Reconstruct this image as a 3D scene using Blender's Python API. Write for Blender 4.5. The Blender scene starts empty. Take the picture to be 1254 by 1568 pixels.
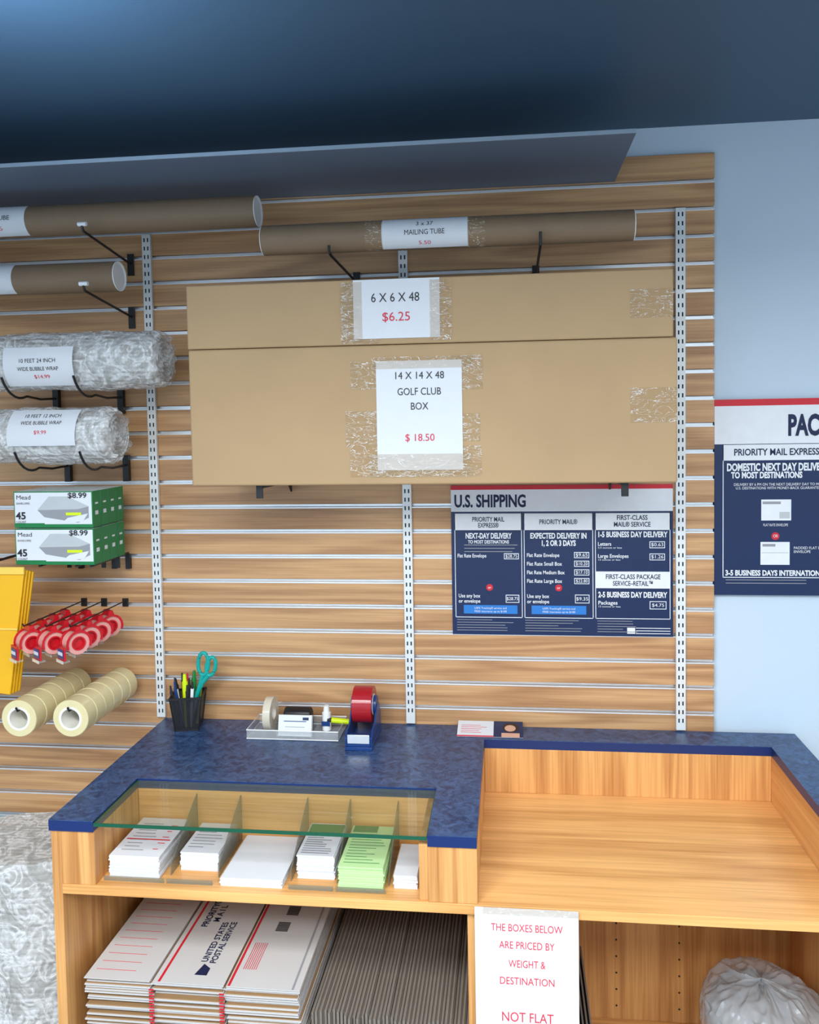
import bpy, random, math
from math import sin, cos, pi, sqrt, radians
from mathutils import Vector, Matrix, noise
random.seed(7)
S=bpy.context.scene
COL=bpy.context.collection
# ------------------------------------------------------------------ helpers
def lin(r,g,b):
    f=lambda c:(c/255/12.92) if c/255<=.04045 else ((c/255+.055)/1.055)**2.4
    return (f(r),f(g),f(b),1)
def newmat(name):
    m=bpy.data.materials.new(name);m.use_nodes=True
    nt=m.node_tree;b=nt.nodes['Principled BSDF'];return m,nt,b
def mat(name,col,rough=.5,metal=0,noise_amt=.06,nscale=30,bump=0,bscale=80,alpha=1,trans=0,ior=1.45,spec=.5):
    m,nt,b=newmat(name);N=nt.nodes;L=nt.links
    tc=N.new('ShaderNodeTexCoord')
    nz=N.new('ShaderNodeTexNoise');nz.inputs['Scale'].default_value=nscale;nz.inputs['Detail'].default_value=3
    L.new(tc.outputs['Object'],nz.inputs['Vector'])
    mx=N.new('ShaderNodeMixRGB');L.new(nz.outputs['Fac'],mx.inputs[0])
    mx.inputs[1].default_value=tuple(c*(1-noise_amt) for c in col[:3])+(1,)
    mx.inputs[2].default_value=tuple(min(1,c*(1+noise_amt)) for c in col[:3])+(1,)
    L.new(mx.outputs[0],b.inputs['Base Color'])
    b.inputs['Roughness'].default_value=rough;b.inputs['Metallic'].default_value=metal
    b.inputs['Alpha'].default_value=alpha;b.inputs['Transmission Weight'].default_value=trans;b.inputs['IOR'].default_value=ior
    b.inputs['Specular IOR Level'].default_value=spec
    if bump:
        n2=N.new('ShaderNodeTexNoise');n2.inputs['Scale'].default_value=bscale;L.new(tc.outputs['Object'],n2.inputs['Vector'])
        bp=N.new('ShaderNodeBump');bp.inputs['Strength'].default_value=bump;bp.inputs['Distance'].default_value=.004
        L.new(n2.outputs['Fac'],bp.inputs['Height']);L.new(bp.outputs[0],b.inputs['Normal'])
    return m
def wood(name,c1,c2,axis='X',rough=.42,freq=4.0,ring=.3):
    m,nt,b=newmat(name);N=nt.nodes;L=nt.links
    tc=N.new('ShaderNodeTexCoord');mp=N.new('ShaderNodeMapping')
    s={'X':(.9,10,14),'Z':(13,10,.8),'Y':(13,.9,10)}[axis]
    mp.inputs['Scale'].default_value=s;L.new(tc.outputs['Object'],mp.inputs['Vector'])
    nz=N.new('ShaderNodeTexNoise');nz.inputs['Scale'].default_value=1.0;nz.inputs['Detail'].default_value=1.5;nz.inputs['Distortion'].default_value=.2
    L.new(mp.outputs[0],nz.inputs['Vector'])
    mu=N.new('ShaderNodeMath');mu.operation='MULTIPLY';mu.inputs[1].default_value=freq*6.28;L.new(nz.outputs['Fac'],mu.inputs[0])
    sn=N.new('ShaderNodeMath');sn.operation='SINE';L.new(mu.outputs[0],sn.inputs[0])
    ad=N.new('ShaderNodeMath');ad.operation='MULTIPLY_ADD';ad.inputs[1].default_value=.5;ad.inputs[2].default_value=.5;L.new(sn.outputs[0],ad.inputs[0])
    mp2=N.new('ShaderNodeMapping');s2={'X':(4,140,190),'Z':(190,140,4),'Y':(190,4,140)}[axis]
    mp2.inputs['Scale'].default_value=s2;L.new(tc.outputs['Object'],mp2.inputs['Vector'])
    n2=N.new('ShaderNodeTexNoise');n2.inputs['Scale'].default_value=1.0;n2.inputs['Detail'].default_value=3;L.new(mp2.outputs[0],n2.inputs['Vector'])
    mxx=N.new('ShaderNodeMath');mxx.operation='MULTIPLY_ADD';mxx.inputs[1].default_value=1-ring;L.new(n2.outputs['Fac'],mxx.inputs[0])
    m3=N.new('ShaderNodeMath');m3.operation='MULTIPLY';m3.inputs[1].default_value=ring;L.new(ad.outputs[0],m3.inputs[0]);L.new(m3.outputs[0],mxx.inputs[2])
    cr=N.new('ShaderNodeValToRGB');cr.color_ramp.elements[0].position=.2;cr.color_ramp.elements[0].color=c1
    cr.color_ramp.elements[1].position=.75;cr.color_ramp.elements[1].color=c2
    L.new(mxx.outputs[0],cr.inputs[0]);L.new(cr.outputs[0],b.inputs['Base Color'])
    b.inputs['Roughness'].default_value=rough
    return m
class MB:
    def __init__(s): s.v=[];s.f=[];s.mi=[];s.m=[]
    def _m(s,m):
        if m not in s.m:s.m.append(m)
        return s.m.index(m)
    def add(s,vs,fs,m,M=None):
        o=len(s.v)
        for q in vs:
            q=Vector(q);s.v.append(tuple(M@q) if M else tuple(q))
        i=s._m(m)
        for f in fs:s.f.append([o+k for k in f]);s.mi.append(i)
    def box(s,x0,x1,y0,y1,z0,z1,m,M=None):
        s.add([(x0,y0,z0),(x1,y0,z0),(x1,y1,z0),(x0,y1,z0),(x0,y0,z1),(x1,y0,z1),(x1,y1,z1),(x0,y1,z1)],
         [(0,3,2,1),(4,5,6,7),(0,1,5,4),(1,2,6,5),(2,3,7,6),(3,0,4,7)],m,M)
    def prism(s,pts,a0,a1,m,axis='Z',M=None):
        def P(p,a):
            return {'Z':(p[0],p[1],a),'X':(a,p[0],p[1]),'Y':(p[0],a,p[1])}[axis]
        n=len(pts)
        s.add([P(p,a0) for p in pts]+[P(p,a1) for p in pts],[list(range(n))[::-1],list(range(n,2*n))]+[(i,(i+1)%n,n+(i+1)%n,n+i) for i in range(n)],m,M)
    def lathe(s,o,ax,prof,m,n=40,close=False,M=None):
        ax=Vector(ax).normalized();t=Vector((0,0,1)) if abs(ax.z)<.9 else Vector((1,0,0))
        e1=ax.cross(t).normalized();e2=ax.cross(e1);o=Vector(o);vs=[];fs=[]
        for r,t_ in prof:
            for i in range(n):
                a=2*pi*i/n;vs.append(o+ax*t_+(e1*cos(a)+e2*sin(a))*r)
        k=len(prof);R=range(k) if close else range(k-1)
        for j in R:
            j2=(j+1)%k
            for i in range(n):fs.append((j*n+i,j*n+(i+1)%n,j2*n+(i+1)%n,j2*n+i))
        s.add(vs,fs,m,M)
    def cyl(s,p0,p1,r,m,n=24,r1=None,M=None):
        p0=Vector(p0);p1=Vector(p1);d=(p1-p0);L=d.length;r1=r if r1 is None else r1
        s.lathe(p0,d,[(1e-5,0),(r,0),(r1,L),(1e-5,L)],m,n,M=M)
    def tube(s,pts,r,m,n=10,closed=False,M=None):
        pts=[Vector(p) for p in pts];k=len(pts);vs=[];fs=[]
        for i,p in enumerate(pts):
            a=pts[i-1] if (i>0 or closed) else p;b=pts[(i+1)%k] if (i<k-1 or closed) else p
            d=(b-a).normalized();t=Vector((0,0,1)) if abs(d.z)<.9 else Vector((0,1,0))
            e1=d.cross(t).normalized();e2=d.cross(e1)
            for j in range(n):
                w=2*pi*j/n;vs.append(p+(e1*cos(w)+e2*sin(w))*r)
        for i in range(k if closed else k-1):
            i2=(i+1)%k
            for j in range(n):fs.append((i*n+j,i*n+(j+1)%n,i2*n+(j+1)%n,i2*n+j))
        if not closed: fs+= [list(range(n))[::-1],[(k-1)*n+j for j in range(n)]]
        s.add(vs,fs,m,M)
    def obj(s,name,parent=None,bevel=0,smooth=True,seg=2):
        me=bpy.data.meshes.new(name);me.from_pydata(s.v,[],s.f)
        for m in s.m:me.materials.append(m)
        me.polygons.foreach_set('material_index',s.mi)
        import bmesh
        bm=bmesh.new();bm.from_mesh(me);bmesh.ops.recalc_face_normals(bm,faces=bm.faces);bm.to_mesh(me);bm.free()
        if smooth:
            me.polygons.foreach_set('use_smooth',[True]*len(me.polygons));me.set_sharp_from_angle(angle=radians(35))
        me.update();ob=bpy.data.objects.new(name,me);COL.objects.link(ob)
        if parent:ob.parent=parent
        if bevel:
            b=ob.modifiers.new('bevel','BEVEL');b.width=bevel;b.segments=seg;b.limit_method='ANGLE';b.angle_limit=radians(40)
        return ob
def empty(name):
    e=bpy.data.objects.new(name,None);COL.objects.link(e);e.empty_display_size=.05;return e
def text(par,s,pos,size,m,w=None,al='CENTER',rot=(pi/2,0,0),bold=0,name='lettering'):
    c=bpy.data.curves.new(name,'FONT');c.body=s;c.size=size;c.align_x=al;c.align_y='CENTER';c.offset=bold;c.resolution_u=3
    c.materials.append(m);o=bpy.data.objects.new(name,c);COL.objects.link(o);o.parent=par
    o.location=pos;o.rotation_euler=rot
    if w:
        bpy.context.view_layer.update();d=o.dimensions.x
        if d>0:o.scale.x=w/d
    return o
# ------------------------------------------------------------------ materials
M_slat=wood('slat_wood',lin(162,116,77),lin(210,163,115),'X',.4,4.5,.34)
M_wx=wood('counter_wood_x',lin(200,138,74),lin(244,186,116),'X',.33,3,.25)
M_wz=wood('counter_wood_z',lin(180,118,62),lin(230,172,106),'Z',.35,4,.3)
M_wy=wood('counter_wood_y',lin(190,124,64),lin(236,176,108),'Y',.35,3,.25)
M_alu=mat('aluminium',(.88,.9,.92,1),.3,.6)
M_std=mat('white_metal',(.78,.79,.78,1),.35,.2)
M_dark=mat('dark_slot',(.02,.02,.02,1),.8)
M_black=mat('black_metal',(.012,.012,.013,1),.4)
M_wall=mat('pale_blue_paint',lin(198,213,226),.6,0,.02,3,.05,200)
M_ceil=mat('dark_blue_ceiling_paint',lin(64,90,114),.5,0,.05,2,.05,150)
M_head=mat('grey_blue_board_paint',lin(100,116,138),.45,0,.03,3)
M_headedge=mat('board_edge_highlight',lin(150,165,180),.4)  # paler colour paints the highlight along the board's front edge
M_floor=mat('grey_tile',lin(120,118,116),.5,0,.12,6)
M_card=mat('corrugated_cardboard',lin(182,150,111),.7,0,.12,4,.45,14)
M_card2=mat('cardboard_edge',lin(150,116,78),.8)
M_kraft=mat('kraft_tube_paper',lin(134,110,86),.55,0,.08,20)
M_white=mat('white_paper',(.73,.74,.77,1),.6,0,.02)
M_boxw=mat('shipping_box_white',(.58,.56,.55,1),.55,0,.05,8)
M_white2=mat('white_plastic',(.88,.88,.88,1),.35)
M_navy=mat('poster_navy',lin(24,40,80),.3,0,.03)
M_red=mat('print_red',lin(205,35,50),.5)
M_redink=mat('label_red_ink',lin(215,50,72),.6)
M_ink=mat('black_ink',(.02,.02,.025,1),.6)
M_navyink=mat('navy_ink',lin(24,32,70),.6)
M_wht=mat('poster_white',(.78,.79,.82,1),.4)
M_btn=mat('poster_button_blue',lin(40,120,200),.4)
M_green=mat('green_print',lin(16,120,62),.4,0,.1)
M_yel=mat('yellow_mailer',lin(240,180,24),.55,0,.05,12)
M_ylite=mat('yellow_mailer_edge',lin(245,205,90),.6)
M_lgreen=mat('pale_green_paper',lin(190,225,160),.6)
M_grey=mat('printed_grey',(.3,.3,.32,1),.5)
M_grey2=mat('envelope_grey_light',(.5,.52,.53,1),.5)
M_blueplastic=mat('navy_plastic',lin(22,58,118),.3)
M_redplastic=mat('red_plastic',lin(200,24,36),.25)
M_teal=mat('teal_plastic',lin(20,160,150),.3)
M_hl=mat('highlighter_yellow',lin(215,235,20),.35)
M_hg=mat('marker_green',lin(30,130,60),.35)
M_core=mat('cardboard_core',lin(235,230,218),.7)
M_tan=mat('tan_packing_tape',lin(222,208,160),.15,0,.05,40)
M_tapeclear=mat('clear_tape_roll',lin(225,215,195),.2,0,.03,alpha=.8)
M_tapepink=mat('clear_tape_over_red',lin(228,160,150),.12,0,.1,30)
M_skin=mat('portrait_skin',lin(215,165,140),.6)
M_hair=mat('portrait_hair',lin(60,40,30),.6)
M_liner=mat('grey_acrylic',lin(130,128,112),.15,0,.03,alpha=.5)
M_acr=mat('clear_acrylic',(.8,.83,.84,1),.08,0,.01,alpha=.16)
M_meshcup=mat('black_wire_mesh',(.03,.03,.035,1),.4,.3,alpha=.82)
M_beige=mat('corrugate_grey',lin(126,117,108),.8,0,.1,50)
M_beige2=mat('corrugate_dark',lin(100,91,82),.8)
M_bagm=mat('plastic_bag_film',(.66,.69,.72,1),.12,0,.1,20,.6,60,alpha=.42)
M_bagin=mat('bag_contents_grey',(.17,.17,.17,1),.5,0,.6,14,.8,30)
M_glass,nt,b=newmat('tinted_glass')
b.inputs['Base Color'].default_value=lin(120,125,80);b.inputs['Roughness'].default_value=.03;b.inputs['Alpha'].default_value=.22
M_gedge=mat('glass_edge_green',lin(20,84,62),.15)
# laminate
M_lam,nt,b=newmat('blue_marbled_laminate');N=nt.nodes;L=nt.links
tc=N.new('ShaderNodeTexCoord');nz=N.new('ShaderNodeTexNoise');nz.inputs['Scale'].default_value=34;nz.inputs['Detail'].default_value=8;nz.inputs['Roughness'].default_value=.72;nz.inputs['Distortion'].default_value=1.4
L.new(tc.outputs['Object'],nz.inputs['Vector']);cr=N.new('ShaderNodeValToRGB');cr.color_ramp.elements[0].position=.40;cr.color_ramp.elements[1].position=.66
cr.color_ramp.elements[0].color=lin(20,44,84);cr.color_ramp.elements[1].color=lin(66,98,144)
L.new(nz.outputs['Fac'],cr.inputs[0]);L.new(cr.outputs[0],b.inputs['Base Color']);b.inputs['Roughness'].default_value=.35
M_lamedge=mat('blue_edge_band',lin(20,44,100),.35)
# clear tape film with wrinkles; reflections painted as white streaks in colour and alpha
M_tape,nt,b=newmat('clear_tape_film');N=nt.nodes;L=nt.links
b.inputs['Roughness'].default_value=.10
tc=N.new('ShaderNodeTexCoord');mp=N.new('ShaderNodeMapping');mp.inputs['Scale'].default_value=(14,14,40);mp.inputs['Rotation'].default_value=(0,.35,0);L.new(tc.outputs['Object'],mp.inputs[0])
nz=N.new('ShaderNodeTexNoise');nz.inputs['Scale'].default_value=1.3;nz.inputs['Detail'].default_value=2;nz.inputs['Distortion'].default_value=2.5;L.new(mp.outputs[0],nz.inputs['Vector'])
sb=N.new('ShaderNodeMath');sb.operation='SUBTRACT';sb.inputs[1].default_value=.5;L.new(nz.outputs['Fac'],sb.inputs[0])
ab=N.new('ShaderNodeMath');ab.operation='ABSOLUTE';L.new(sb.outputs[0],ab.inputs[0])
cr=N.new('ShaderNodeValToRGB');cr.color_ramp.elements[0].position=0;cr.color_ramp.elements[0].color=(.9,.9,.9,1);cr.color_ramp.elements[1].position=.014;cr.color_ramp.elements[1].color=(.16,.16,.16,1);L.new(ab.outputs[0],cr.inputs[0])
L.new(cr.outputs[0],b.inputs['Alpha'])
c2=N.new('ShaderNodeValToRGB');c2.color_ramp.elements[0].position=0;c2.color_ramp.elements[0].color=(.98,.98,.98,1);c2.color_ramp.elements[1].position=.02;c2.color_ramp.elements[1].color=lin(200,168,122);L.new(ab.outputs[0],c2.inputs[0]);L.new(c2.outputs[0],b.inputs['Base Color'])
bp=N.new('ShaderNodeBump');bp.inputs['Strength'].default_value=.5;bp.inputs['Distance'].default_value=.01;L.new(nz.outputs['Fac'],bp.inputs['Height']);L.new(bp.outputs[0],b.inputs['Normal'])
# bubble wrap : clear film, domed cells, crinkles
def bubmat(name,scale,a_lo,a_hi):
    m,nt,b=newmat(name);N=nt.nodes;L=nt.links
    b.inputs['Roughness'].default_value=.07;b.inputs['Specular IOR Level'].default_value=1.0
    tc=N.new('ShaderNodeTexCoord');vo=N.new('ShaderNodeTexVoronoi');vo.inputs['Scale'].default_value=scale;vo.inputs['Randomness'].default_value=.35;L.new(tc.outputs['Object'],vo.inputs['Vector'])
    nz=N.new('ShaderNodeTexNoise');nz.inputs['Scale'].default_value=16;nz.inputs['Detail'].default_value=4;nz.inputs['Distortion'].default_value=1.5;L.new(tc.outputs['Object'],nz.inputs['Vector'])
    sb=N.new('ShaderNodeMath');sb.operation='SUBTRACT';sb.inputs[1].default_value=.5;L.new(nz.outputs['Fac'],sb.inputs[0])
    ab=N.new('ShaderNodeMath');ab.operation='ABSOLUTE';L.new(sb.outputs[0],ab.inputs[0])
    cr=N.new('ShaderNodeValToRGB');cr.color_ramp.elements[0].color=lin(250,250,250);cr.color_ramp.elements[0].position=0
    cr.color_ramp.elements[1].color=lin(214,212,207);cr.color_ramp.elements[1].position=.10
    L.new(ab.outputs[0],cr.inputs[0]);L.new(cr.outputs[0],b.inputs['Base Color'])
    mu=N.new('ShaderNodeMath');mu.operation='MULTIPLY';mu.inputs[1].default_value=-1;L.new(vo.outputs['Distance'],mu.inputs[0])
    ad=N.new('ShaderNodeMath');ad.operation='MULTIPLY_ADD';ad.inputs[1].default_value=1.6;L.new(nz.outputs['Fac'],ad.inputs[0]);L.new(mu.outputs[0],ad.inputs[2])
    bp=N.new('ShaderNodeBump');bp.inputs['Strength'].default_value=.7;bp.inputs['Distance'].default_value=.006;L.new(ad.outputs[0],bp.inputs['Height']);L.new(bp.outputs[0],b.inputs['Normal'])
    ar=N.new('ShaderNodeMapRange');ar.inputs[1].default_value=0;ar.inputs[2].default_value=.12;ar.inputs[3].default_value=a_hi;ar.inputs[4].default_value=a_lo;L.new(ab.outputs[0],ar.inputs[0]);L.new(ar.outputs[0],b.inputs['Alpha'])
    return m
M_bub=bubmat('bubble_wrap_film',88,.36,.66)
M_bubin=bubmat('bubble_wrap_inner_layers',88,.62,.85)
# ------------------------------------------------------------------ room shell
ZC=2.675
def shell(name,*a,m):
    mb=MB();mb.box(*a,m);return mb.obj(name,smooth=False)
shell('floor',-2.4,2.6,-4.2,.12,-.05,0,m=M_floor)
shell('ceiling',-2.4,2.6,-4.2,.12,ZC,ZC+.05,m=M_ceil)
shell('wall_back',-2.4,2.6,.022,.12,0,ZC,m=M_wall)
shell('wall_left',-2.5,-2.4,-4.2,.12,0,ZC,m=M_wall)
shell('wall_right',2.6,2.7,-4.2,.12,0,ZC,m=M_wall)
shell('wall_front',-2.4,2.6,-4.3,-4.2,0,ZC,m=M_wall)
mb=MB();mb.box(-2.39,.61,-.405,.0,2.523,2.530,M_head);mb.box(-2.39,.61,-.408,-.405,2.521,2.531,M_headedge);mb.obj('header_board_1',bevel=.0006)  # header board over the slats; front strip carries its painted edge highlight
# slatwall
PT=.0762;Z0=2.51518
g=lambda k:Z0-k*PT
sw=empty('slatwall_panel');mb=MB()
SX0,SX1=-2.38,.885
for k in range(-1,25):
    top=g(k)-.0055 if k>=0 else g(k)
    mb.box(SX0,SX1,0,.014,g(k+1)+.0055,top,M_slat)
mb.obj('wood_slats',sw,bevel=.0015)
mb=MB();mb.box(SX0,SX1,.0155,.021,.604,g(-1),M_card2);mb.obj('backing_board',sw)
mb=MB()
for k in range(0,26):
    mb.box(SX0,SX1-.001,-.0012,.004,g(k)-.0068,g(k)-.0030,M_alu)
    mb.box(SX0,SX1-.001,.0125,.0150,g(k)-.0050,g(k)+.0050,M_alu)
mb.obj('groove_inserts',sw,bevel=.0006)
for (x,zt) in ((-.783,2.431),(0,2.40),(.789,2.439)):
    mb=MB();z=zt;
    mb.box(x-.0135,x+.0135,-.0135,-.0013,.945,zt,M_std)
    zz=zt-.012
    while zz>.97:
        mb.box(x-.0075,x-.0035,-.0141,-.0131,zz-.012,zz,M_dark);mb.box(x+.0035,x+.0075,-.0141,-.0131,zz-.012,zz,M_dark)
        zz-=.0254
    mb.obj('shelf_standard',bevel=.0008)
# ------------------------------------------------------------------ counter
D=.6588;ZT=.94
ct=empty('service_counter')
OUT=[(-.773,-.004),(1.107,-.004),(1.107,-D),(1.012,-D),(1.012,-.106),(.2235,-.106),(.2235,-D),(.1146,-D),(.1146,-.4285),(-.664,-.4285),(-.664,-D),(-.773,-D)]
mb=MB();mb.prism(OUT,.9385,ZT,M_lam);mb.prism(OUT,.914,.9384,M_lamedge)
mb.obj('countertop',ct,smooth=False)
mb=MB()
mb.box(-.770,-.746,-.655,-.02,0,.9135,M_wz)
mb.box(1.083,1.105,-.655,-.02,0,.9135,M_wz)
mb.box(.200,.222,-.645,-.03,.06,.7625,M_wz)
mb.box(.2235,1.012,-.106,-.092,.786,.9135,M_wz)
mb.box(1.0122,1.0828,-.655,-.03,.7862,.9135,M_wy)
mb.box(.1146,.2235,-.655,-.107,.7862,.9135,M_wz)
mb.box(-.7458,-.664,-.655,-.2,.7862,.9135,M_wz)
mb.box(.094,.1144,-.650,-.2,.7862,.9135,M_wz)
mb.obj('side_panels',ct,bevel=.001)
mb=MB()
mb.box(-.7458,1.0828,-.657,-.03,.763,.786,M_wx)
mb.box(-.663,.0938,-.4280,-.4160,.7865,.9135,M_wx)
mb.box(-.7458,.1998,-.62,-.03,.30,.32,M_wx)
mb.box(-.7458,1.0828,-.64,-.03,.06,.08,M_wx)
mb.obj('shelves',ct,bevel=.001)
mb=MB();mb.box(-.7458,1.0828,-.0298,-.02,.06,.9130,M_wz)
for xx in (.60,.78):
    for i in range(12):
        zz=.12+i*.05
        mb.cyl((xx,-.0305,zz),(xx,-.029,zz),.003,M_dark,10)
mb.obj('back_panel',ct)
mb=MB();mb.box(-.663,.1135,-.656,-.4295,.929,.9345,M_glass);mb.obj('glass_top',ct)
mb=MB();mb.box(-.663,.1135,-.6585,-.6562,.9275,.9355,M_gedge);mb.box(-.663,-.6615,-.656,-.4295,.929,.9352,M_gedge);mb.box(.112,.1135,-.656,-.4295,.929,.9352,M_gedge);mb.obj('glass_edge',ct)
mb=MB()
for x in (-.505,-.388,-.213,-.103,.018):
    mb.prism([(-.600,.7865),(-.429,.7865),(-.429,.905),(-.48,.880),(-.600,.812)],x-.0012,x+.0012,M_liner,'X')
for a,b_ in ((-.655,-.508),(-.502,-.391),(-.210,-.106),(-.100,.015)):
    mb.box(a,b_,-.634,-.632,.7865,.797,M_liner)
mb.obj('tray_dividers',ct)
# paper stacks in cubby
def stack(name,x0,x1,y0,y1,z0,z1,m,n,jit=.002,rot=0):
    e=empty(name);mb=MB();t=(z1-z0)/n;M=Matrix.Translation(((x0+x1)/2,(y0+y1)/2,0))@Matrix.Rotation(radians(rot),4,'Z')@Matrix.Translation((-(x0+x1)/2,-(y0+y1)/2,0))
    for i in range(n):
        jx=random.uniform(-jit,jit);jy=random.uniform(-jit,jit)
        mb.box(x0+jx,x1+jx,y0+jy,y1+jy,z0+i*t,z0+(i+.86)*t,m,M)
    o=mb.obj('sheets',e,smooth=False);return e
def lines(par,x0,x1,y0,y1,z,m,n,th=.0012,frac=1):
    mb=MB()
    for i in range(n):
        y=y0+(y1-y0)*(i+.5)/n;w=(x1-x0)*random.uniform(.5,1)
        mb.box(x0,x0+w,y-th,y+th,z,z+.0004,m)
    mb.obj('printed_lines',par,smooth=False)
e=stack('priority_form_stack',-.648,-.525,-.618,-.435,.7865,.840,M_white,16)
lines(e,-.63,-.56,-.60,-.46,.8405,M_grey,9);lines(e,-.555,-.535,-.60,-.46,.8405,M_redink,5)
mb=MB();mb.box(-.64,-.53,-.545,-.541,.8405,.841,M_red);mb.obj('red_band',e)
e=stack('address_label_stack',-.490,-.396,-.578,-.435,.7865,.832,M_white,12)
lines(e,-.48,-.41,-.56,-.46,.8325,M_grey,7)
e=stack('envelope_stack',-.372,-.226,-.630,-.435,.7865,.806,M_white,6,.003)
e=stack('customs_form_stack',-.201,-.112,-.588,-.435,.7865,.842,M_white,14)
lines(e,-.195,-.12,-.58,-.50,.8425,M_grey,8,.0014);mb=MB();mb.box(-.2,-.115,-.495,-.44,.8425,.843,M_green);mb.obj('green_header',e)
e=stack('green_form_stack',-.094,.010,-.625,-.435,.7865,.842,M_lgreen,14)
lines(e,-.086,0,-.615,-.46,.8425,M_green,12,.0006)
mb=MB();mb.box(-.09,-.03,-.47,-.44,.8425,.843,M_green);mb.obj('green_header',e)
e=stack('card_stack',.030,.084,-.610,-.47,.7865,.818,M_white,7)
# lower boxes : flat priority mail boxes
e=empty('flat_shipping_box_pile')
mb=MB()
for ci,(a,b_) in enumerate(((-.715,-.552),(-.545,-.372),(-.366,-.19))):
    n=34;z=.3205;t=(.545-.3205)/n
    for i in range(n):
        jx=random.uniform(-.004,.004);jy=random.uniform(-.010,.010) if i<n-1 else 0
        y0=-.632+jy+(.010 if ci==0 else 0)
        mb.box(a+jx,b_+jx,y0,-.06,z+i*t,z+(i+.45)*t,M_boxw)
        mb.box(a+jx+.002,b_+jx-.002,y0+.003,-.06,z+(i+.45)*t,z+(i+.88)*t,M_card2)
    mb.box(a,b_,-.632,-.06,.5432,.5452,M_boxw)
mb.obj('stacked_boxes',e,smooth=False)
mb=MB();zt=.5455
for x in (-.530,-.360):
    mb.box(x-.003,x+.003,-.63,-.07,zt,zt+.0004,M_red)
    for i in range(30):
        zz=.325+i*.0072
        if zz<.54: mb.box(x-.006-.012,x-.006,-.646,-.6445,zz,zz+.003,M_red)
for i in range(16):
    y=-.60+i*.03;mb.box(-.70,-.60,y,y+.0012,zt,zt+.0004,M_redink)
for i in range(7):
    mb.box(-.345+i*.005,-.3435+i*.005,-.57,-.47,zt,zt+.0004,M_redink)
for (x,y) in ((-.415,-.30),(-.31,-.42),(-.30,-.35),(-.40,-.22)):
    for i in range(8):mb.box(x,x+.032,y+i*.005,y+i*.005+.0032,zt,zt+.0004,M_ink)
mb.prism([(-.455,-.60),(-.425,-.60),(-.425,-.575),(-.445,-.560)],zt,zt+.0004,M_navyink)
mb.box(-.21,-.205,-.63,-.07,zt,zt+.0003,M_grey);mb.box(-.71,-.19,-.205,-.203,zt,zt+.0003,M_grey)
mb.obj('box_graphics',e,smooth=False)
text(e,'UNITED STATES\nPOSTAL SERVICE',(-.437,-.475,zt+.0006),.022,M_navyink,None,rot=(0,0,pi/2),bold=.0005)
text(e,'PRIORITY®\nM A I L',(-.488,-.36,zt+.0006),.024,M_navyink,None,rot=(0,0,pi/2),bold=.0006)
# vertical corrugated flats
mb=MB();x=-.172
while x<.192:
    z1=.475+random.uniform(-.006,.006)-.04*(x+.17);y0=-.60+random.uniform(-.01,.01)
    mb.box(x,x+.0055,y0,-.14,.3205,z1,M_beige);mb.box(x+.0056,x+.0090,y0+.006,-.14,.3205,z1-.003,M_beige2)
    x+=.0098
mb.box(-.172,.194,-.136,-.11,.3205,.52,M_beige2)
mb.obj('corrugated_box_blanks',smooth=False)
mb=MB()
for i in range(10):
    x=.40+i*.009;mb.box(x,x+.004,-.50,-.20,.081,.37+.004*i,M_beige)
mb.obj('cardboard_divider_sheets',smooth=False)
# waste bin with bag
e=empty('lined_waste_bin')
mb=MB();mb.lathe((.93,-.30,.081),(0,0,1),[(1e-4,0),(.10,0),(.128,.24),(.122,.24),(.096,.006),(1e-4,.006)],M_grey,40);mb.obj('bin',e)
def dome(cx,cy,cz,R,H,k,nu=200,nv=60):
    vs=[];fs=[]
    for j in range(nv+1):
        t=j/nv;ph=pi*.5*t*1.3
        for i in range(nu):
            th=2*pi*i/nu
            def rd(s,o,q): return 1-2*abs(noise.noise(Vector((cos(th+.25*t)*s+o,sin(th+.25*t)*s,t*q+o))))
            am=min(1,t*2.2)
            rr=sin(ph)**.8
            r=1+.08*noise.noise(Vector((cos(th),sin(th),t*2)))+k*am*(.05*rd(2.4,3,2.6)+.035*rd(5,9,5)+.016*rd(11,5,11))
            hz=max(0,cos(ph)) if ph<pi/2 else cos(ph)
            zz=H*(abs(hz)**.7)*(1 if hz>0 else -1)*(1+k*(.18*rd(1.8,7,3)+.10*rd(4,2,6)))
            vs.append((cx+R*r*rr*cos(th),cy+R*r*rr*sin(th),cz+zz))
    for j in range(nv):
        for i in range(nu):fs.append((j*nu+i,j*nu+(i+1)%nu,(j+1)*nu+(i+1)%nu,(j+1)*nu+i))
    return vs,fs
mb=MB();mb.add(*dome(.93,-.30,.315,.145,.078,1.0),M_bagm);mb.obj('bag_liner',e)
mb=MB();mb.add(*dome(.93,-.30,.30,.132,.070,.8,120,40),M_bagin);mb.obj('bag_contents',e)
# paper sign
e=empty('price_notice_sign');mb=MB();mb.box(.217,.442,-.6635,-.6625,.482,.786,M_white);mb.obj('sheet',e)
for s,z in (('THE BOXES BELOW',.742),('ARE PRICED BY',.703),('WEIGHT &',.661),('DESTINATION',.622),('NOT FLAT',.540),('RATE',.505)):
    big=s in('NOT FLAT','RATE')
    text(e,s,(.330,-.6642,z),.031 if big else .024,M_redink,{'THE BOXES BELOW':.155,'ARE PRICED BY':.120,'WEIGHT &':.080,'DESTINATION':.118,'NOT FLAT':.112,'RATE':.065}[s])
mb=MB();mb.box(.235,.442,-.6655,-.6638,.772,.787,M_tape);mb.obj('tape_strip',e)
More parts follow.
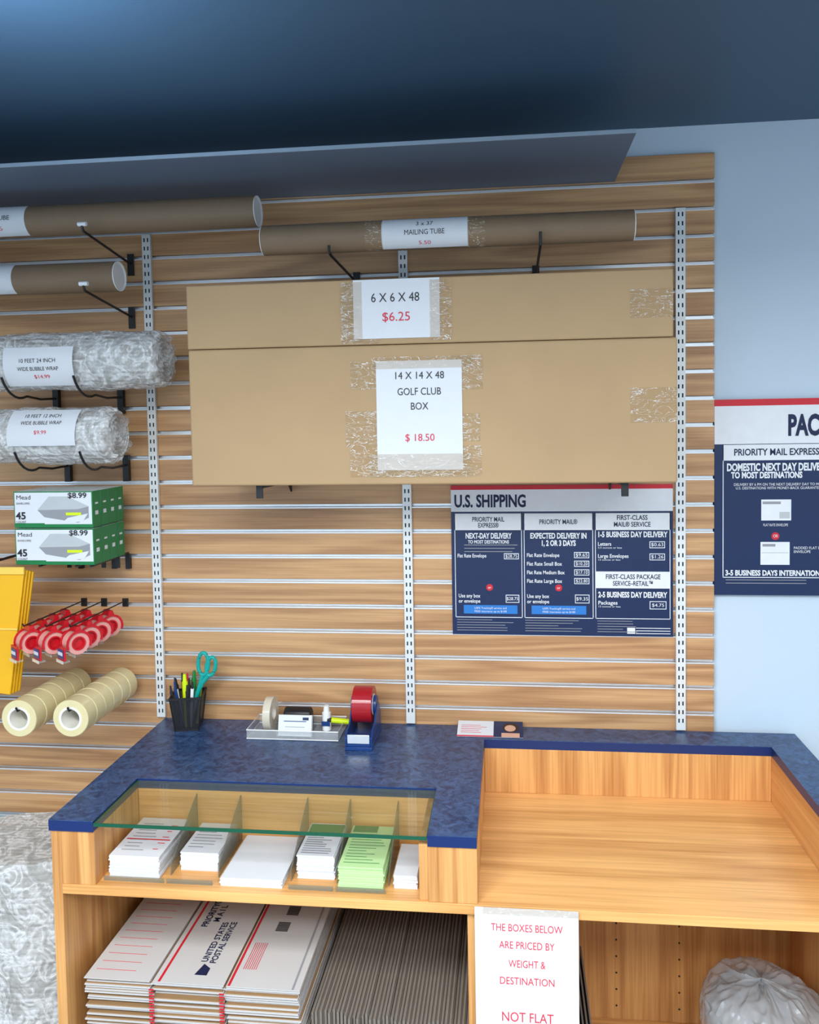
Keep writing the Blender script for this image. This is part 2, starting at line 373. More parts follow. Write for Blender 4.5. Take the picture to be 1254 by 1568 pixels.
# ------------------------------------------------------------------ cardboard boxes
def tapepatch(par,x0,x1,z0,z1,y,nm='tape_patch'):
    mb=MB();mb.box(x0,x1,y-.0008,y,z0,z1,M_tape);mb.obj(nm,par,smooth=False)
e=empty('golf_club_carton');mb=MB()
mb.box(-.522,.712,-.358,-.022,1.692,2.046,M_card);mb.obj('carton',e,bevel=.005,seg=3)
mb=MB();mb.box(-.5225,.7125,-.192,-.188,1.6915,2.0465,M_card2)
mb.obj('flap_seam',e)
mb=MB();mb.box(-.029,.188,-.3610,-.3600,1.729,2.005,M_white);mb.obj('price_label',e)
for x0,x1,z0,z1 in ((-.095,.02,1.935,2.005),(-.11,.0,1.79,1.88),(-.10,.235,1.712,1.79),(.16,.240,1.93,2.015),(.16,.232,1.80,1.87),(.60,.7115,1.84,1.925)):tapepatch(e,x0,x1,z0,z1,-.3585)
tapepatch(e,-.05,.21,1.712,1.77,-.3612);tapepatch(e,-.04,.215,1.985,2.015,-.3612)
for s,v,mm in (('14 X 14 X 48',576,M_ink),('GOLF CLUB',600,M_ink),('BOX',622,M_ink),('$ 18.50',669,M_redink)):
    text(e,s,(.080,-.3622,2.007-(v-552)*.00168),.026,mm,{'14 X 14 X 48':.123,'GOLF CLUB':.11,'BOX':.044,'$ 18.50':.074}[s])
e=empty('long_shipping_carton');mb=MB()
mb.box(-.524,.703,-.356,-.200,2.0475,2.212,M_card);mb.obj('carton',e,bevel=.004,seg=3)
mb=MB();mb.box(-.084,.135,-.3590,-.3580,2.062,2.210,M_white);mb.obj('price_label',e)
tapepatch(e,-.118,-.02,2.05,2.205,-.3565);tapepatch(e,.11,.165,2.055,2.205,-.3592);tapepatch(e,.60,.702,2.095,2.165,-.3568);tapepatch(e,-.115,-.062,2.055,2.205,-.3592)
text(e,'6 X 6 X 48',(.023,-.3600,2.163),.032,M_ink,.122);text(e,'$6.25',(.025,-.3600,2.115),.032,M_redink,.07)
def bracket(x,z,ylen,name='shelf_bracket',drop=.045):
    mb=MB();mb.prism([(-.0145,z-drop),(-.0145,z),(-ylen,z),(-ylen,z-.010),(-.05,z-.014)],x-.003,x+.003,M_black,'X')
    mb.box(x-.009,x+.009,-ylen-.004,-ylen,z-.035,z,M_black);mb.obj(name,bevel=.0008)
bracket(-.35,1.691,.325);bracket(.590,1.691,.325)
# ------------------------------------------------------------------ tubes & hooks
def hook(x,zw,yt,zt,tip=.018,name='display_hook',white=True):
    mb=MB();mb.box(x-.010,x+.010,-.006,-.0013,zw-.035,zw+.030,M_black)
    mb.tube([(x,-.004,zw),(x,yt+.02,zt-.002),(x,yt+.005,zt),(x,yt,zt+tip*.5),(x,yt,zt+tip)],.0036,M_black,8)
    if white: mb.lathe((x-.012,yt,zt+tip),(1,0,0),[(1e-4,0),(.006,0),(.006,.024),(1e-4,.024)],M_white2,12)
    mb.obj(name)
def tubeobj(name,x0,x1,y,z,r,lab,txts):
    e=empty(name);mb=MB()
    mb.lathe((x0,y,z),(1,0,0),[(r,0),(r,x1-x0),(r-.003,x1-x0),(r-.003,x1-x0-.006)],M_kraft,64)
    for xe,s in ((x0,1),(x1,-1)):
        mb.lathe((xe,y,z),(s,0,0),[(1e-4,.0015),(r-.006,.0015),(r-.004,-.001),(r-.001,-.002),(r-.0005,.0005)],M_white2,48)
    mb.obj('tube',e)
    mb=MB();vs=[];fs=[];n=20;rr=r+.0008
    for i in range(n+1):
        a=radians(-72+144*i/n)
        for xx in lab:vs.append((xx,y-rr*cos(a),z+rr*sin(a)))
    for i in range(n):fs.append((2*i,2*i+1,2*i+3,2*i+2))
    mb.add(vs,fs,M_white);mb.obj('label',e)
    for s,dz,sz,mm,w,xc in txts:
        a=math.asin(dz/r);text(e,s,(xc,y-(rr+.0006)*cos(a),z+(rr+.0006)*sin(a)),sz,mm,w,rot=(pi/2-a,0,0))
    return e
e=tubeobj('mailing_tube',-.320,.612,-.33,2.324,.0375,(-.008,.208),[('3 x 37',.018,.017,M_ink,.042,.10),('MAILING TUBE',-.003,.018,M_ink,.10,.10),('5.50',-.026,.015,M_redink,.03,.10)])
for x0,x1 in ((-.05,-.006),(.206,.25)):
    mb=MB();mb.lathe((x0,-.33,2.324),(1,0,0),[(.0384,0),(.0384,x1-x0)],M_tape,48);mb.obj('tape_band',e)
tubeobj('mailing_tube',-1.85,-.375,-.2,2.434,.0425,(-1.40,-1.031),[('MAILING TUBE',.003,.018,M_ink,.12,-1.135),('9.25',-.024,.016,M_redink,.04,-1.12)])
tubeobj('mailing_tube',-1.70,-.780,-.2,2.272,.0420,(-1.40,-1.077),[('MAILING TUBE',.003,.018,M_ink,.12,-1.2)])
hook(-.14,2.265,-.375,2.278,.018,white=False);hook(.385,2.265,-.375,2.278,.03,white=False)
hook(-.838,2.345,-.285,2.382);hook(-.840,2.185,-.285,2.222)
hook(-1.45,2.345,-.285,2.382);hook(-1.45,2.185,-.285,2.222)
def bubble(name,x0,x1,y,z,r,lab,txts,sd,arc):
    e=empty(name)
    def surf(r,x0,x1,nu,nx,sd):
        vs=[];fs=[]
        for j in range(nx+1):
            t=j/nx;x=x0+(x1-x0)*t
            ed=min(1,(1-abs(2*t-1))*(x1-x0)/.05);rb=r*(.82+.18*sqrt(max(0,1-(1-ed)**2)))
            for i in range(nu):
                a=2*pi*i/nu
                q=rb*(1+.09*noise.noise(Vector((x*9+sd,cos(a)*1.6,sin(a)*1.6)))+.05*noise.noise(Vector((x*36,cos(a)*5,sin(a)*5+sd))))
                vs.append((x+.022*noise.noise(Vector((cos(a)*3+sd,sin(a)*3,t))),y-q*cos(a),z+q*sin(a)))
        for j in range(nx):
            for i in range(nu):fs.append((j*nu+i,j*nu+(i+1)%nu,(j+1)*nu+(i+1)%nu,(j+1)*nu+i))
        return vs,fs
    mb=MB();mb.add(*surf(r,x0,x1,110,150,sd),M_bub);mb.add(*surf(r*.84,x0+.01,x1-.012,80,100,sd+3),M_bubin)
    for xe,s in ((x0+.008,-1),(x1-.008,1)):
        pr=[]
        for k in range(11):
            rr=r*.84*(k/10)+.001;pr.append((rr,.008 if k%2 else -.004))
        mb.lathe((xe,y,z),(s,0,0),pr,M_bub,48)
    mb.obj('roll',e)
    mb=MB();vs=[];fs=[];n=16;rr=r*1.075
    for i in range(n+1):
        a=radians(arc[0]+(arc[1]-arc[0])*i/n)
        for k,xx in enumerate(lab):vs.append((xx+.004*i/n,y-rr*cos(a),z+rr*sin(a)))
    for i in range(n):fs.append((2*i,2*i+1,2*i+3,2*i+2))
    mb.add(vs,fs,M_white);mb.obj('label',e)
    for s,dz,sz,mm,w,xc in txts:
        a=math.asin(dz/rr);text(e,s,(xc,y-(rr+.001)*cos(a),z+(rr+.001)*sin(a)),sz,mm,w,rot=(pi/2-a,0,0))
    return e
bubble('bubble_wrap_roll',-1.20,-.652,-.2,2.037,.082,(-1.085,-.882),[('10 FEET 24 INCH',-.002,.0155,M_ink,.105,-.982),('WIDE BUBBLE WRAP',-.024,.0155,M_ink,.12,-.982),('$14.99',-.045,.016,M_redink,.045,-.975)],1.3,(-52,24))
bubble('bubble_wrap_roll',-1.21,-.797,-.2,1.828,.081,(-1.082,-.882),[('10 FEET 12 INCH',.055,.0165,M_ink,.105,-.982),('WIDE BUBBLE WRAP',.036,.0155,M_ink,.12,-.982),('$9.99',.010,.015,M_redink,.036,-.982)],5.1,(-18,56))
def cradle(x,z):
    mb=MB();mb.box(x-.009,x+.009,-.018,-.0013,z-.06,z+.02,M_black)
    pts=[(x,-.015,z-.01),(x,-.10,z-.014)]+[(x,-.2-.094*sin(a),z+.085-.098*cos(a)) for a in [radians(d) for d in range(-20,75,12)]]
    mb.tube(pts,.0035,M_black,8);mb.obj('display_hook')
for x,z in ((-1.09,1.950),(-.88,1.950),(-1.06,1.742),(-.87,1.742)):cradle(x,z)
# ------------------------------------------------------------------ envelope boxes
e=empty('envelope_box_display')
mb=MB();mbw=MB()
for row,(z0,z1) in enumerate(((1.5695,1.672),(1.4640,1.5665))):
    for i in range(4):
        y0=-.25+i*.046;x0=-1.091;x1=-.856
        mb.box(x0,x1,y0,y0+.0445,z0,z1,M_green)
        mbw.box(x1,x1+.0004,y0+.014,y0+.030,z0+.035,z0+.046,M_white);mbw.box(x1,x1+.0004,y0+.014,y0+.030,z0+.065,z0+.070,M_white)
        mbw.box(x0,x1,y0+.004,y0+.04,z1,z1+.0003,M_white)
    yf=-.2503
    mbw.box(-1.088,-.859,yf,-.25,z0+.010,z1-.003,M_white)
    mbw.prism([(-1.02,z0+.050),(-.985,z0+.088),(-.93,z0+.088),(-.868,z0+.060),(-.868,z0+.028),(-.90,z0+.014),(-1.0,z0+.030)],yf-.0004,yf,M_grey,'Y')
    mbw.prism([(-1.02,z0+.050),(-.985,z0+.088),(-.93,z0+.088),(-.868,z0+.060),(-.90,z0+.052)],yf-.0008,yf-.0004,M_grey2,'Y')
    mbw.prism([(-.95,z0+.012),(-.885,z0+.018),(-.87,z0+.040),(-.90,z0+.034),(-.93,z0+.028)],yf-.0012,yf-.0008,M_white,'Y')
    mbw.box(-.935,-.89,yf-.0016,yf-.0012,z0+.035,z0+.043,M_hl)
    mbw.box(-1.088,-1.0,yf-.0004,yf,z0+.010,z0+.013,M_green)
    text(e,'Mead',(-1.083,yf-.001,z1-.017),.017,M_ink,.042,'LEFT');text(e,'ENVELOPES',(-1.083,yf-.001,z1-.034),.008,M_ink,.04,'LEFT')
    text(e,'45',(-1.085,yf-.001,z0+.033),.028,M_ink,.03,'LEFT',bold=.0008);text(e,'COUNT',(-1.085,yf-.001,z0+.016),.009,M_ink,.03,'LEFT')
    text(e,'$8.99',(-.900,yf-.0022,z1-.012),.021,M_ink,.055,bold=.0003)
mb.obj('boxes',e,bevel=.001);mbw.obj('printing',e,smooth=False)
for x in (-1.03,-.92,-.875):
    mb=MB();mb.box(x-.007,x+.007,-.015,-.0013,1.41,1.455,M_black);mb.tube([(x,-.01,1.4585),(x,-.235,1.4585)],.004,M_black,8);mb.box(x-.006,x+.006,-.08,-.0745,1.425,1.4585,M_black);mb.obj('display_hook')
# yellow mailers
e=empty('padded_mailer_bundle')
for i in range(4):
    y=-.262+i*.011;dx=.002*i
    mb=MB();mb.prism([(-1.36,1.12-.01*i),(-1.118+dx,1.092),(-1.060+dx,1.452-.004*i),(-1.36,1.46)],y,y+.008,M_yel,'Y')
    mb.obj('mailer',e,bevel=.002)
mb=MB();mb.box(-1.36,-1.058,-.268,-.2625,1.440,1.460,M_ylite);mb.box(-1.36,-1.085,-.266,-.2625,1.28,1.286,M_ylite);mb.tube([(-1.2,-.005,1.462),(-1.2,-.27,1.462)],.004,M_black);mb.obj('top_flap',e)
# red tape dispensers
def dispenser(x,y,z,k=.90):
    mb=MB();M=Matrix.Translation((x,y,z))@Matrix.Rotation(radians(-38),4,'Z')@Matrix.Scale(k,4)
    mb.lathe((-.020,0,0),(1,0,0),[(.020,0),(.034,0),(.034,.040),(.020,.040)],M_tapepink,32,True,M)
    mb.lathe((-.022,0,0),(1,0,0),[(.017,0),(.0215,0),(.0215,.044),(.017,.044)],M_redplastic,32,True,M)
    mb.lathe((-.0215,0,0),(1,0,0),[(1e-4,.010),(.0168,.010),(.0168,.033),(1e-4,.033)],M_redplastic,28,False,M)
    for sx in (-.0245,.0225):
        outer=[(-.0395*cos(a),.0405*sin(a)) for a in [radians(t) for t in range(-20,201,20)]]
        inner=[(-.0325*cos(a),.0335*sin(a)) for a in [radians(t) for t in range(200,-21,-20)]]
        o_=list(zip(outer,inner[::-1]))
        for (p,q),(p2,q2) in zip(o_,o_[1:]):
            mb.prism([p,p2,q2,q],sx,sx+.0025,M_redplastic,'X',M)
    mb.box(-.024,.024,-.047,-.041,-.045,-.004,M_redplastic,M)
    mb.box(-.020,.020,-.0485,-.0472,-.040,-.012,M_blueplastic,M);mb.box(-.016,.016,-.0495,-.0486,-.030,-.020,M_white,M)
    mb.box(-.024,.024,-.050,-.030,-.051,-.046,M_acr,M);mb.box(-.024,.024,-.052,-.050,-.053,-.044,M_alu,M)
    mb.prism([(-.010,.038),(.010,.038),(.006,.052),(-.006,.052)],-.022,.022,M_redplastic,'X',M)
    return mb.obj('tape_dispenser')
for xc in (-1.028,-.962,-.892):
    for y in (-.30,-.238,-.176,-.114):dispenser(xc,y,1.258)
    mb=MB();mb.tube([(xc,-.003,1.3075),(xc,-.325,1.3075),(xc,-.330,1.315)],.0022,M_black,8);mb.box(xc-.009,xc+.009,-.006,-.0013,1.290,1.315,M_black);mb.obj('display_hook')
# packing tape rolls
for xc,zc in ((-1.047,1.052),(-.897,1.056)):
    e=empty('packing_tape_rolls')
    for i in range(6):
        y=-.335+i*.0505;mb=MB();dx=random.uniform(-.0015,.0015)
        mb.lathe((xc+dx,y,zc),(0,1,0),[(.033,0),(.0495,0),(.0512,.002),(.0512,.046),(.0495,.048),(.033,.048)],M_tan,48,True)
        mb.lathe((xc+dx,y-.0008,zc),(0,1,0),[(.0265,0),(.0332,0),(.0332,.0496),(.0265,.0496)],M_core,40,True)
        mb.obj('roll',e)
    mb=MB();mb.tube([(xc,-.003,zc+.0235),(xc,-.34,zc+.0235),(xc,-.345,zc+.034)],.003,M_black,8);mb.obj('peg',e)
# bubble wrap roll standing on floor
e=empty('standing_bubble_wrap_roll')
def standroll(k):
    vs=[];fs=[];nu=96;nz_=120;R=.155*k
    for j in range(nz_+1):
        z=.005+.635*j/nz_
        for i in range(nu):
            a=2*pi*i/nu;q=R*(1+.05*noise.noise(Vector((z*7,cos(a)*1.5,sin(a)*1.5)))+.025*noise.noise(Vector((z*30,cos(a)*5,sin(a)*5))))
            vs.append((-1.10+q*cos(a)*1.6,-.185+q*sin(a),z+.008*noise.noise(Vector((cos(a)*3,sin(a)*3,0)))))
    for j in range(nz_):
        for i in range(nu):fs.append((j*nu+i,j*nu+(i+1)%nu,(j+1)*nu+(i+1)%nu,(j+1)*nu+i))
    return vs,fs,nu,nz_
mb=MB()
M_bub2=bubmat('large_bubble_wrap_film',62,.5,.8)
for k,mm in ((1,M_bub2),(.88,M_bubin)):
    vs,fs,nu,nz_=standroll(k)
    if k==1:fs.append([nz_*nu+i for i in range(nu)])
    mb.add(vs,fs,mm)
mb.obj('roll',e)
# ------------------------------------------------------------------ posters
e=empty('shipping_rates_poster')
X=lambda u:.130+(u-692)*.001885
Z=lambda v:1.657-(v-745)*.00196
YP=-.0040
mb=MB();mb.box(X(692),X(1031),YP,-.0015,Z(970),1.6600,M_navy)
def pq(mb,u0,u1,v0,v1,m,d=.0003):mb.box(X(u0),X(u1),YP-d,YP,Z(v1),Z(v0),m)
pq(mb,692,1031,743.5,750,M_red);pq(mb,692,1031,750,783,M_wht)
for a,b_ in ((697,802),(805,911),(914,1027)):
    for u0,u1,v0,v1 in ((a,b_,786,787),(a,b_,943,944),(a,a+1,786,944),(b_-1,b_,786,944)):pq(mb,u0,u1,v0,v1,M_wht)
    pq(mb,a,b_,787,811,M_wht)
pq(mb,915,1026,873,898,M_wht)
for a,b_ in ((710,794),(816,900)):pq(mb,a,b_,925,938,M_btn)
boxes=[(774,797,846,855,'$28.75'),(776,797,909,921,'$28.75'),(882,905,844,853,'$9.65'),(882,905,857,866,'$10.20'),(882,905,870,879,'$17.10'),(882,905,883,892,'$22.80'),(883,905,908,921,'$9.35'),(996,1019,828,838,'$0.63'),(996,1019,846,856,'$1.26'),(996,1021,917,929,'$4.75')]
for a,b_,c,d,s in boxes:pq(mb,a,b_,c,d,M_wht);pq(mb,a+1,b_-1,c+1,d-1,M_navy,.0005)
for u in (751,858):mb.lathe((X(u),YP,Z(898)),(0,-1,0),[(.010,0),(.010,.0004),(1e-4,.0004)],M_red,24)
for a,b_ in ((699,800),(806,908),(917,990)):
    for i in range(5):pq(mb,a,a+(b_-a)*random.uniform(.5,.95),947+i*4,947.8+i*4,M_grey)
for i in range(3):
    pq(mb,712,795-i*4,833+i*5,834+i*5,M_grey)
pq(mb,975,1027,957,958,M_wht);pq(mb,975,1027,961,962,M_wht);pq(mb,975,1027,965,966,M_wht);pq(mb,962,974,957,966,M_wht)
mb.obj('board',e,smooth=False)
def pt(s,u,v,h,m,w,al='CENTER',b_=0):text(e,s,(X(u),YP-.0009,Z(v)),h*.00196/.7,m,w*.001885,al,bold=b_)
pt('U.S. SHIPPING',697,768,18,M_navyink,111,'LEFT',.0016)
pt('PRIORITY MAIL',750,795,7,M_navyink,50,b_=.0003);pt('EXPRESS®',750,804,7,M_navyink,32,b_=.0003);pt('PRIORITY MAIL®',858,799,7,M_navyink,58,b_=.0003)
pt('FIRST-CLASS',970,793,7,M_navyink,46,b_=.0003);pt('MAIL® SERVICE',970,803,7,M_navyink,55,b_=.0003)
pt('FIRST-CLASS PACKAGE',971,881,7,M_navyink,82,b_=.0003);pt('SERVICE–RETAIL™',971,891,7,M_navyink,60,b_=.0003)
pt('NEXT-DAY DELIVERY',750,820,8,M_wht,72,b_=.0008);pt('TO MOST DESTINATIONS',750,829,5,M_wht,64,b_=.0003)
pt('EXPECTED DELIVERY IN',858,820,8,M_wht,86,b_=.0008);pt('1, 2 OR 3 DAYS',858,831,8,M_wht,52,b_=.0008)
pt('1-5 BUSINESS DAY DELIVERY',970,818,8,M_wht,104,b_=.0008);pt('2-5 BUSINESS DAY DELIVERY',970,908,8,M_wht,104,b_=.0008)
for s,u,v,w in (('Flat Rate Envelope',701,850,45),('Use any box',702,911,34),('or envelope',702,919,34),('Flat Rate Envelope',809,849,50),('Flat Rate Small Box',809,862,54),('Flat Rate Medium Box',809,875,58),('Flat Rate Large Box',809,888,54),('Use any box',809,911,34),('or envelope',809,919,34),('Letters',918,832,20),('Large Envelopes',918,850,46),('Packages',918,920,29)):
    pt(s,u,v,5.5,M_wht,w,'LEFT',.0002)
for a,b_,c,d,s in boxes:pt(s,(a+b_)/2,(c+d)/2,5,M_wht,18)
pt('or',751,898,4,M_wht,5);pt('or',858,898,4,M_wht,5)
for u in (752,858):pt('USPS Tracking® service and',u,929.5,3,M_wht,50);pt('FREE insurance up to $100',u,934.5,3,M_wht,50)
pt('3.5 ounces or less',918,837.5,2.6,M_wht,36,'LEFT');pt('13 ounces or less',918,855.5,2.6,M_wht,33,'LEFT');pt('13 ounces or less',918,925.5,2.6,M_wht,33,'LEFT')
e=empty('packaging_guide_poster')
X=lambda u:.888+(u-1096)*.00177
Z=lambda v:1.899-(v-612)*.00187
YP=.0050
mb=MB();mb.box(X(1095),X(1455),YP,.0215,Z(912),Z(612),M_navy)
pq(mb,1095,1455,612,622,M_red);pq(mb,1095,1455,622,680,M_wht);pq(mb,1108,1275,681,705,M_wht);pq(mb,1283,1445,681,705,M_wht)
for a,b_ in ((1108,1275),(1283,1445)):
    for u0,u1,v0,v1 in ((a,b_,884,885.2),(a,a+1.2,681,885),(b_-1,b_,681,885)):pq(mb,u0,u1,v0,v1,M_wht)
    pq(mb,a+60,a+106,765,797,M_wht,.0005);pq(mb,a+62,a+90,768,772,M_grey,.0007);pq(mb,a+88,a+104,784,794,M_grey2,.0007)
    pq(mb,a+59,a+104,830,865,M_wht,.0005);pq(mb,a+62,a+82,833,837,M_grey,.0007);pq(mb,a+61,a+102,846,847,M_grey2,.0007)
    mb.lathe((X(a+82),YP,Z(821)),(0,-1,0),[(.011,0),(.011,.0004),(1e-4,.0004)],M_red,24)
    for i in range(2):pq(mb,a+5,a+130,888+i*5,889+i*5,M_grey)
mb.obj('board',e,smooth=False)
def pt(s,u,v,h,m,w,al='CENTER',b_=0):text(e,s,(X(u),YP-.0012,Z(v)),h*.00187/.7,m,w*.00177,al,bold=b_)
pt('PACKAGING',1208,654,30,M_navyink,146,'LEFT',.0034)
pt('PRIORITY MAIL EXPRESS®',1125,693,10,M_navyink,140,'LEFT',.0005);pt('PRIORITY MAIL®',1365,693,10,M_navyink,90)
pt('DOMESTIC NEXT DAY DELIVERY',1114,716,11,M_wht,157,'LEFT',.0012);pt('TO MOST DESTINATIONS',1121,728,9,M_wht,110,'LEFT',.0010)
pt('DELIVERY BY 6 PM ON THE NEXT DELIVERY DAY TO MOST',1125,742,4,M_wht,140,'LEFT');pt('U.S. DESTINATIONS WITH MONEY-BACK GUARANTEE',1128,747.5,4,M_wht,130,'LEFT')
pt('FLAT RATE ENVELOPE',1190,804,4,M_wht,38);pt('OR',1190,821,4.5,M_wht,7);pt('PADDED FLAT RATE\nENVELOPE',1218,842,4,M_wht,50,'LEFT')
pt('3-5 BUSINESS DAYS INTERNATIONAL',1112,878,8,M_wht,158,'LEFT',.0008)
pt('EXPECTED 1, 2 OR 3 DAYS',1365,716,11,M_wht,140,b_=.001)
# ------------------------------------------------------------------ counter items
e=empty('pencil_cup');M=Matrix.Translation((-.668,-.075,.9405))@Matrix.Rotation(radians(12),4,'Z')
def frust(mb,a,b_,z0,z1,m):
    mb.add([(-a,-a,z0),(a,-a,z0),(a,a,z0),(-a,a,z0),(-b_,-b_,z1),(b_,-b_,z1),(b_,b_,z1),(-b_,b_,z1)],[(0,1,5,4),(1,2,6,5),(2,3,7,6),(3,0,4,7)],m,M)
mb=MB();frust(mb,.034,.045,.004,.10,M_meshcup);mb.box(-.034,.034,-.034,.034,0,.004,M_black,M)
for s in (-1,1):
    mb.box(-.048,.048,s*.046-.0025,s*.046+.0025,.097,.104,M_black,M);mb.box(s*.046-.0025,s*.046+.0025,-.048,.048,.097,.104,M_black,M)
    for t in (-1,1):mb.cyl((s*.034,t*.034,0),(s*.046,t*.046,.1),.002,M_black,8,M=M)
mb.obj('mesh_cup',e,smooth=False)
mb=MB()
T=lambda p:(-.668+p[0],-.075+p[1],.9405+p[2])
for (x0,y0,x1,y1,h,m,r) in ((-.02,-.01,-.038,.0,.150,M_ink,.005),(-.01,.01,-.022,.015,.160,M_ink,.005),(0,-.01,-.004,-.012,.165,M_hl,.009),(.004,.008,.014,.015,.168,M_hg,.008),(.01,-.012,.022,-.02,.145,M_white2,.005),(-.022,.012,-.044,.022,.140,M_ink,.005),(-.012,-.018,-.028,-.028,.148,M_blueplastic,.0045),(.016,0,.032,.008,.135,M_ink,.005),(-.004,.02,-.012,.03,.155,M_red,.0045),(.008,-.02,.010,-.03,.138,M_ink,.005),(.02,.014,.03,.026,.15,M_hl,.006),(-.016,-.004,-.030,-.012,.138,M_white2,.0045),(.0,.0,.006,-.004,.15,M_ink,.005),(-.026,-.014,-.043,-.022,.132,M_ink,.005)):
    mb.cyl(T((x0,y0,.006)),T((x1,y1,h*.86)),r,m,12);mb.cyl(T((x1,y1,h*.86)),T((x1+(x1-x0)*.14,y1,h)),r*.75,m if m!=M_white2 else M_ink,12,r*.5)
mb.obj('pens_and_markers',e)
mb=MB()
for cx_,cz_,rx,rz,rt in ((.052,.195,.016,.034,.1),(.076,.188,.014,.030,.45)):
    mb.tube([T((cx_+rx*cos(a)*cos(rt)+rz*sin(a)*sin(rt)*.6,-.004,cz_-rx*cos(a)*sin(rt)+rz*sin(a)*cos(rt))) for a in [2*pi*i/24 for i in range(24)]],.0060,M_teal,10,True)
mb.tube([T((.050,-.004,.162)),T((.040,-.004,.13)),T((.026,-.002,.09))],.0075,M_teal);mb.tube([T((.066,-.004,.160)),T((.046,-.004,.135)),T((.03,-.002,.1))],.007,M_teal)
mb.prism([(-.668+.024,.9405+.11),(-.668+.036,.9405+.11),(-.668+.012,.9405+.012)],-.079,-.076,M_alu,'Y')
mb.obj('scissors',e)
e=empty('desk_organizer_tray');mb=MB()
a,b_,c,d=-.462,-.192,-.155,-.030;z=.9405
mb.box(a,b_,c,d,z,z+.002,M_acr)
for q in ((a,b_,c,c+.002),(a,b_,d-.002,d),(a,a+.002,c,d),(b_-.002,b_,c,d),(-.385,-.383,c,d),(-.265,-.263,c,d)):mb.box(*q,z+.002,z+.026,M_acr)
mb.tube([(a,c,z+.027),(b_,c,z+.027),(b_,d,z+.027),(a,d,z+.027)],.0016,M_white2,8,True)
mb.tube([(a,c,z+.002),(b_,c,z+.002),(b_,d,z+.002),(a,d,z+.002)],.0012,M_white2,8,True)
mb.obj('tray',e)
mb=MB();Mx=Matrix.Translation((-.324,-.140,z+.006))@Matrix.Rotation(radians(-14),4,'X')@Matrix.Scale(1.12,4)
for i in range(6):mb.box(-.044,.044,i*.0022,i*.0022+.0016,0,.052,M_white,Mx)
mb.box(-.030,.030,-.0004,0,.036,.038,M_blueplastic,Mx);mb.box(-.026,.026,-.0004,0,.022,.0235,M_grey,Mx);mb.box(-.034,.034,-.0004,0,.012,.014,M_red,Mx);mb.box(.02,.036,-.0004,0,.040,.047,M_navy,Mx)
mb.box(-.048,.048,-.003,-.0010,-.001,.012,M_acr,Mx);mb.obj('business_cards',e)
mb=MB();mb.lathe((-.420,-.09,z+.054),(1,0,0),[(.018,0),(.048,0),(.048,.022),(.018,.022)],M_tapeclear,40,True);mb.lathe((-.4205,-.09,z+.054),(1,0,0),[(.016,0),(.0185,0),(.0185,.023),(.016,.023)],M_core,32,True);mb.obj('tape_roll',e)
mb=MB();mb.prism([(-.085,z+.004),(-.04,z+.004),(-.04,z+.05),(-.055,z+.066),(-.08,z+.055)],-.375,-.29,M_black,'X');mb.obj('stapler_body',e,bevel=.008,seg=3)
mb=MB();mb.cyl((-.243,-.075,z+.003),(-.243,-.075,z+.055),.013,M_white2,24);mb.cyl((-.243,-.075,z+.055),(-.243,-.075,z+.075),.010,M_white2,20,.008);mb.box(-.2555,-.2305,-.0885,-.0875,z+.018,z+.032,M_blueplastic);mb.obj('glue_stick',e)
mb=MB();mb.cyl((-.228,-.08,z+.034),(-.178,-.07,z+.026),.008,M_hl,16);mb.cyl((-.24,-.083,z+.036),(-.228,-.08,z+.034),.006,M_ink,16);mb.obj('highlighter',e)
e=empty('desk_tape_dispenser');mb=MB()
mb.box(-.160,-.084,-.215,-.045,.9402,.950,M_blueplastic)
for x in (-.160,-.089):mb.prism([(-.213,.950),(-.05,.950),(-.055,1.0),(-.085,1.035),(-.115,1.038),(-.150,.998),(-.195,.990),(-.213,.975)],x,x+.005,M_blueplastic,'X')
mb.box(-.155,-.089,-.213,-.185,.950,.978,M_blueplastic);mb.box(-.153,-.091,-.216,-.2135,.960,.985,M_alu)
mb.obj('body',e,bevel=.002)
mb=MB();mb.lathe((-.151,-.108,1.035),(1,0,0),[(.030,0),(.052,0),(.052,.056),(.030,.056)],mat('red_tape_roll',lin(170,30,40),.15,alpha=.95),48,True);mb.lathe((-.152,-.108,1.035),(1,0,0),[(.0265,0),(.0302,0),(.0302,.058),(.0265,.058)],M_core,32,True)
mb.cyl((-.158,-.108,1.035),(-.086,-.108,1.035),.0262,M_blueplastic,24);mb.obj('tape_roll',e)
e=empty('flyer_card');ang=math.atan2(.017,.078)
M=Matrix.Translation((.144,-.094,.9412))@Matrix.Rotation(ang,4,'X')
mb=MB();mb.box(0,.190,0,.080,0,.0008,M_white,M);mb.box(.105,.190,0,.080,.0008,.0012,M_navy,M);mb.box(.0,.105,.0,.006,.0008,.0012,M_redink,M)
for i in range(5):mb.box(.01,.01+random.uniform(.05,.085),.020+i*.009,.0215+i*.009,.0008,.0012,M_redink,M)
mb.lathe((.155,.048,.0012),(0,0,1),[(.024,0),(.024,.0004),(1e-4,.0004)],M_hair,28,M=M)
mb.lathe((.153,.044,.0016),(0,0,1),[(.016,0),(.016,.0004),(1e-4,.0004)],M_skin,28,M=M)
mb.box(.128,.180,0,.020,.0012,.0018,M_skin,M)
mb.obj('card',e,smooth=False)
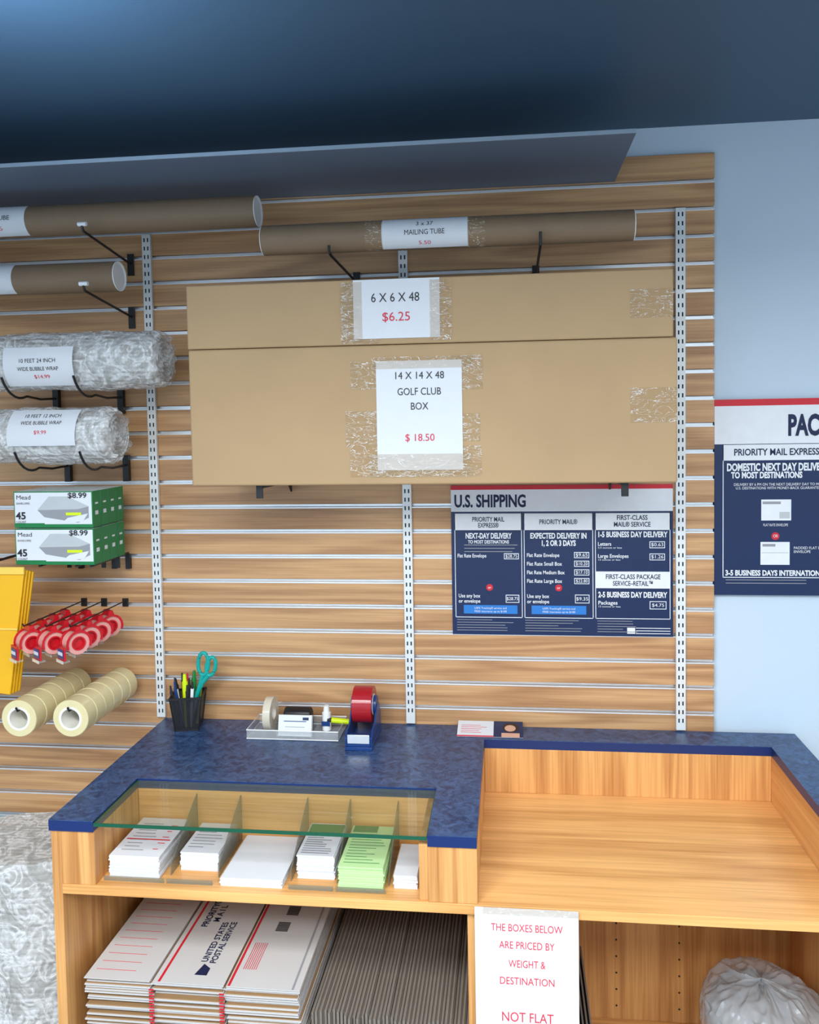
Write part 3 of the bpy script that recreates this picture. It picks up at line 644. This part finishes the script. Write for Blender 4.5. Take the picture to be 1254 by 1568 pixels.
# ------------------------------------------------------------------ lights
def area(name,loc,sx,sy,power,col,rot=(0,0,0),spread=180):
    l=bpy.data.lights.new(name,'AREA');l.shape='RECTANGLE';l.size=sx;l.size_y=sy;l.energy=power;l.color=col;l.spread=radians(spread)
    o=bpy.data.objects.new(name,l);COL.objects.link(o);o.location=loc;o.rotation_euler=rot;return o
area('ceiling_panel_light',(-.2,-2.3,2.66),1.2,.6,66,(.92,.975,1.0),spread=165)
area('ceiling_panel_light',(1.0,-3.0,2.66),1.2,.6,74,(.92,.975,1.0),spread=168)
area('ceiling_panel_light',(-1.2,-3.3,2.66),1.2,.6,62,(.92,.975,1.0),spread=168)
area('ceiling_panel_light',(2.0,-1.6,2.66),.6,1.2,18,(.92,.975,1.0))  # extra panel added to brighten the tube end caps from the right
l=bpy.data.lights.new('ceiling_uplight','SPOT');l.energy=36;l.color=(.62,.82,1);l.shadow_soft_size=.15;l.spot_size=radians(170);l.spot_blend=1
o=bpy.data.objects.new('ceiling_uplight',l);COL.objects.link(o);o.location=(-.62,-1.15,2.26);o.rotation_euler=(pi,0,0)
w=bpy.data.worlds.new('world');w.use_nodes=True;w.node_tree.nodes['Background'].inputs[0].default_value=(.5,.55,.6,1);w.node_tree.nodes['Background'].inputs[1].default_value=.2;S.world=w
# ------------------------------------------------------------------ camera
y_,p_,r_=.11314,.04856,-.01658
fw=Vector((-sin(y_)*cos(p_),cos(y_)*cos(p_),-sin(p_)));r0=Vector((cos(y_),sin(y_),0));u0=r0.cross(fw)
Rr=cos(r_)*r0+sin(r_)*u0;Uu=-sin(r_)*r0+cos(r_)*u0
c=bpy.data.cameras.new('camera');c.sensor_fit='AUTO';c.sensor_width=36;c.lens=36*1251.586/1568
c.shift_x=-11.95/1568;c.shift_y=-79.6/1568;c.clip_start=.05
o=bpy.data.objects.new('camera',c);COL.objects.link(o)
mw=Matrix.Identity(4)
for i in range(3):mw[i][0]=Rr[i];mw[i][1]=Uu[i];mw[i][2]=-fw[i]
mw[0][3],mw[1][3],mw[2][3]=.3054,-2.40996,1.85469
o.matrix_world=mw;S.camera=o
S.view_settings.view_transform='Standard'
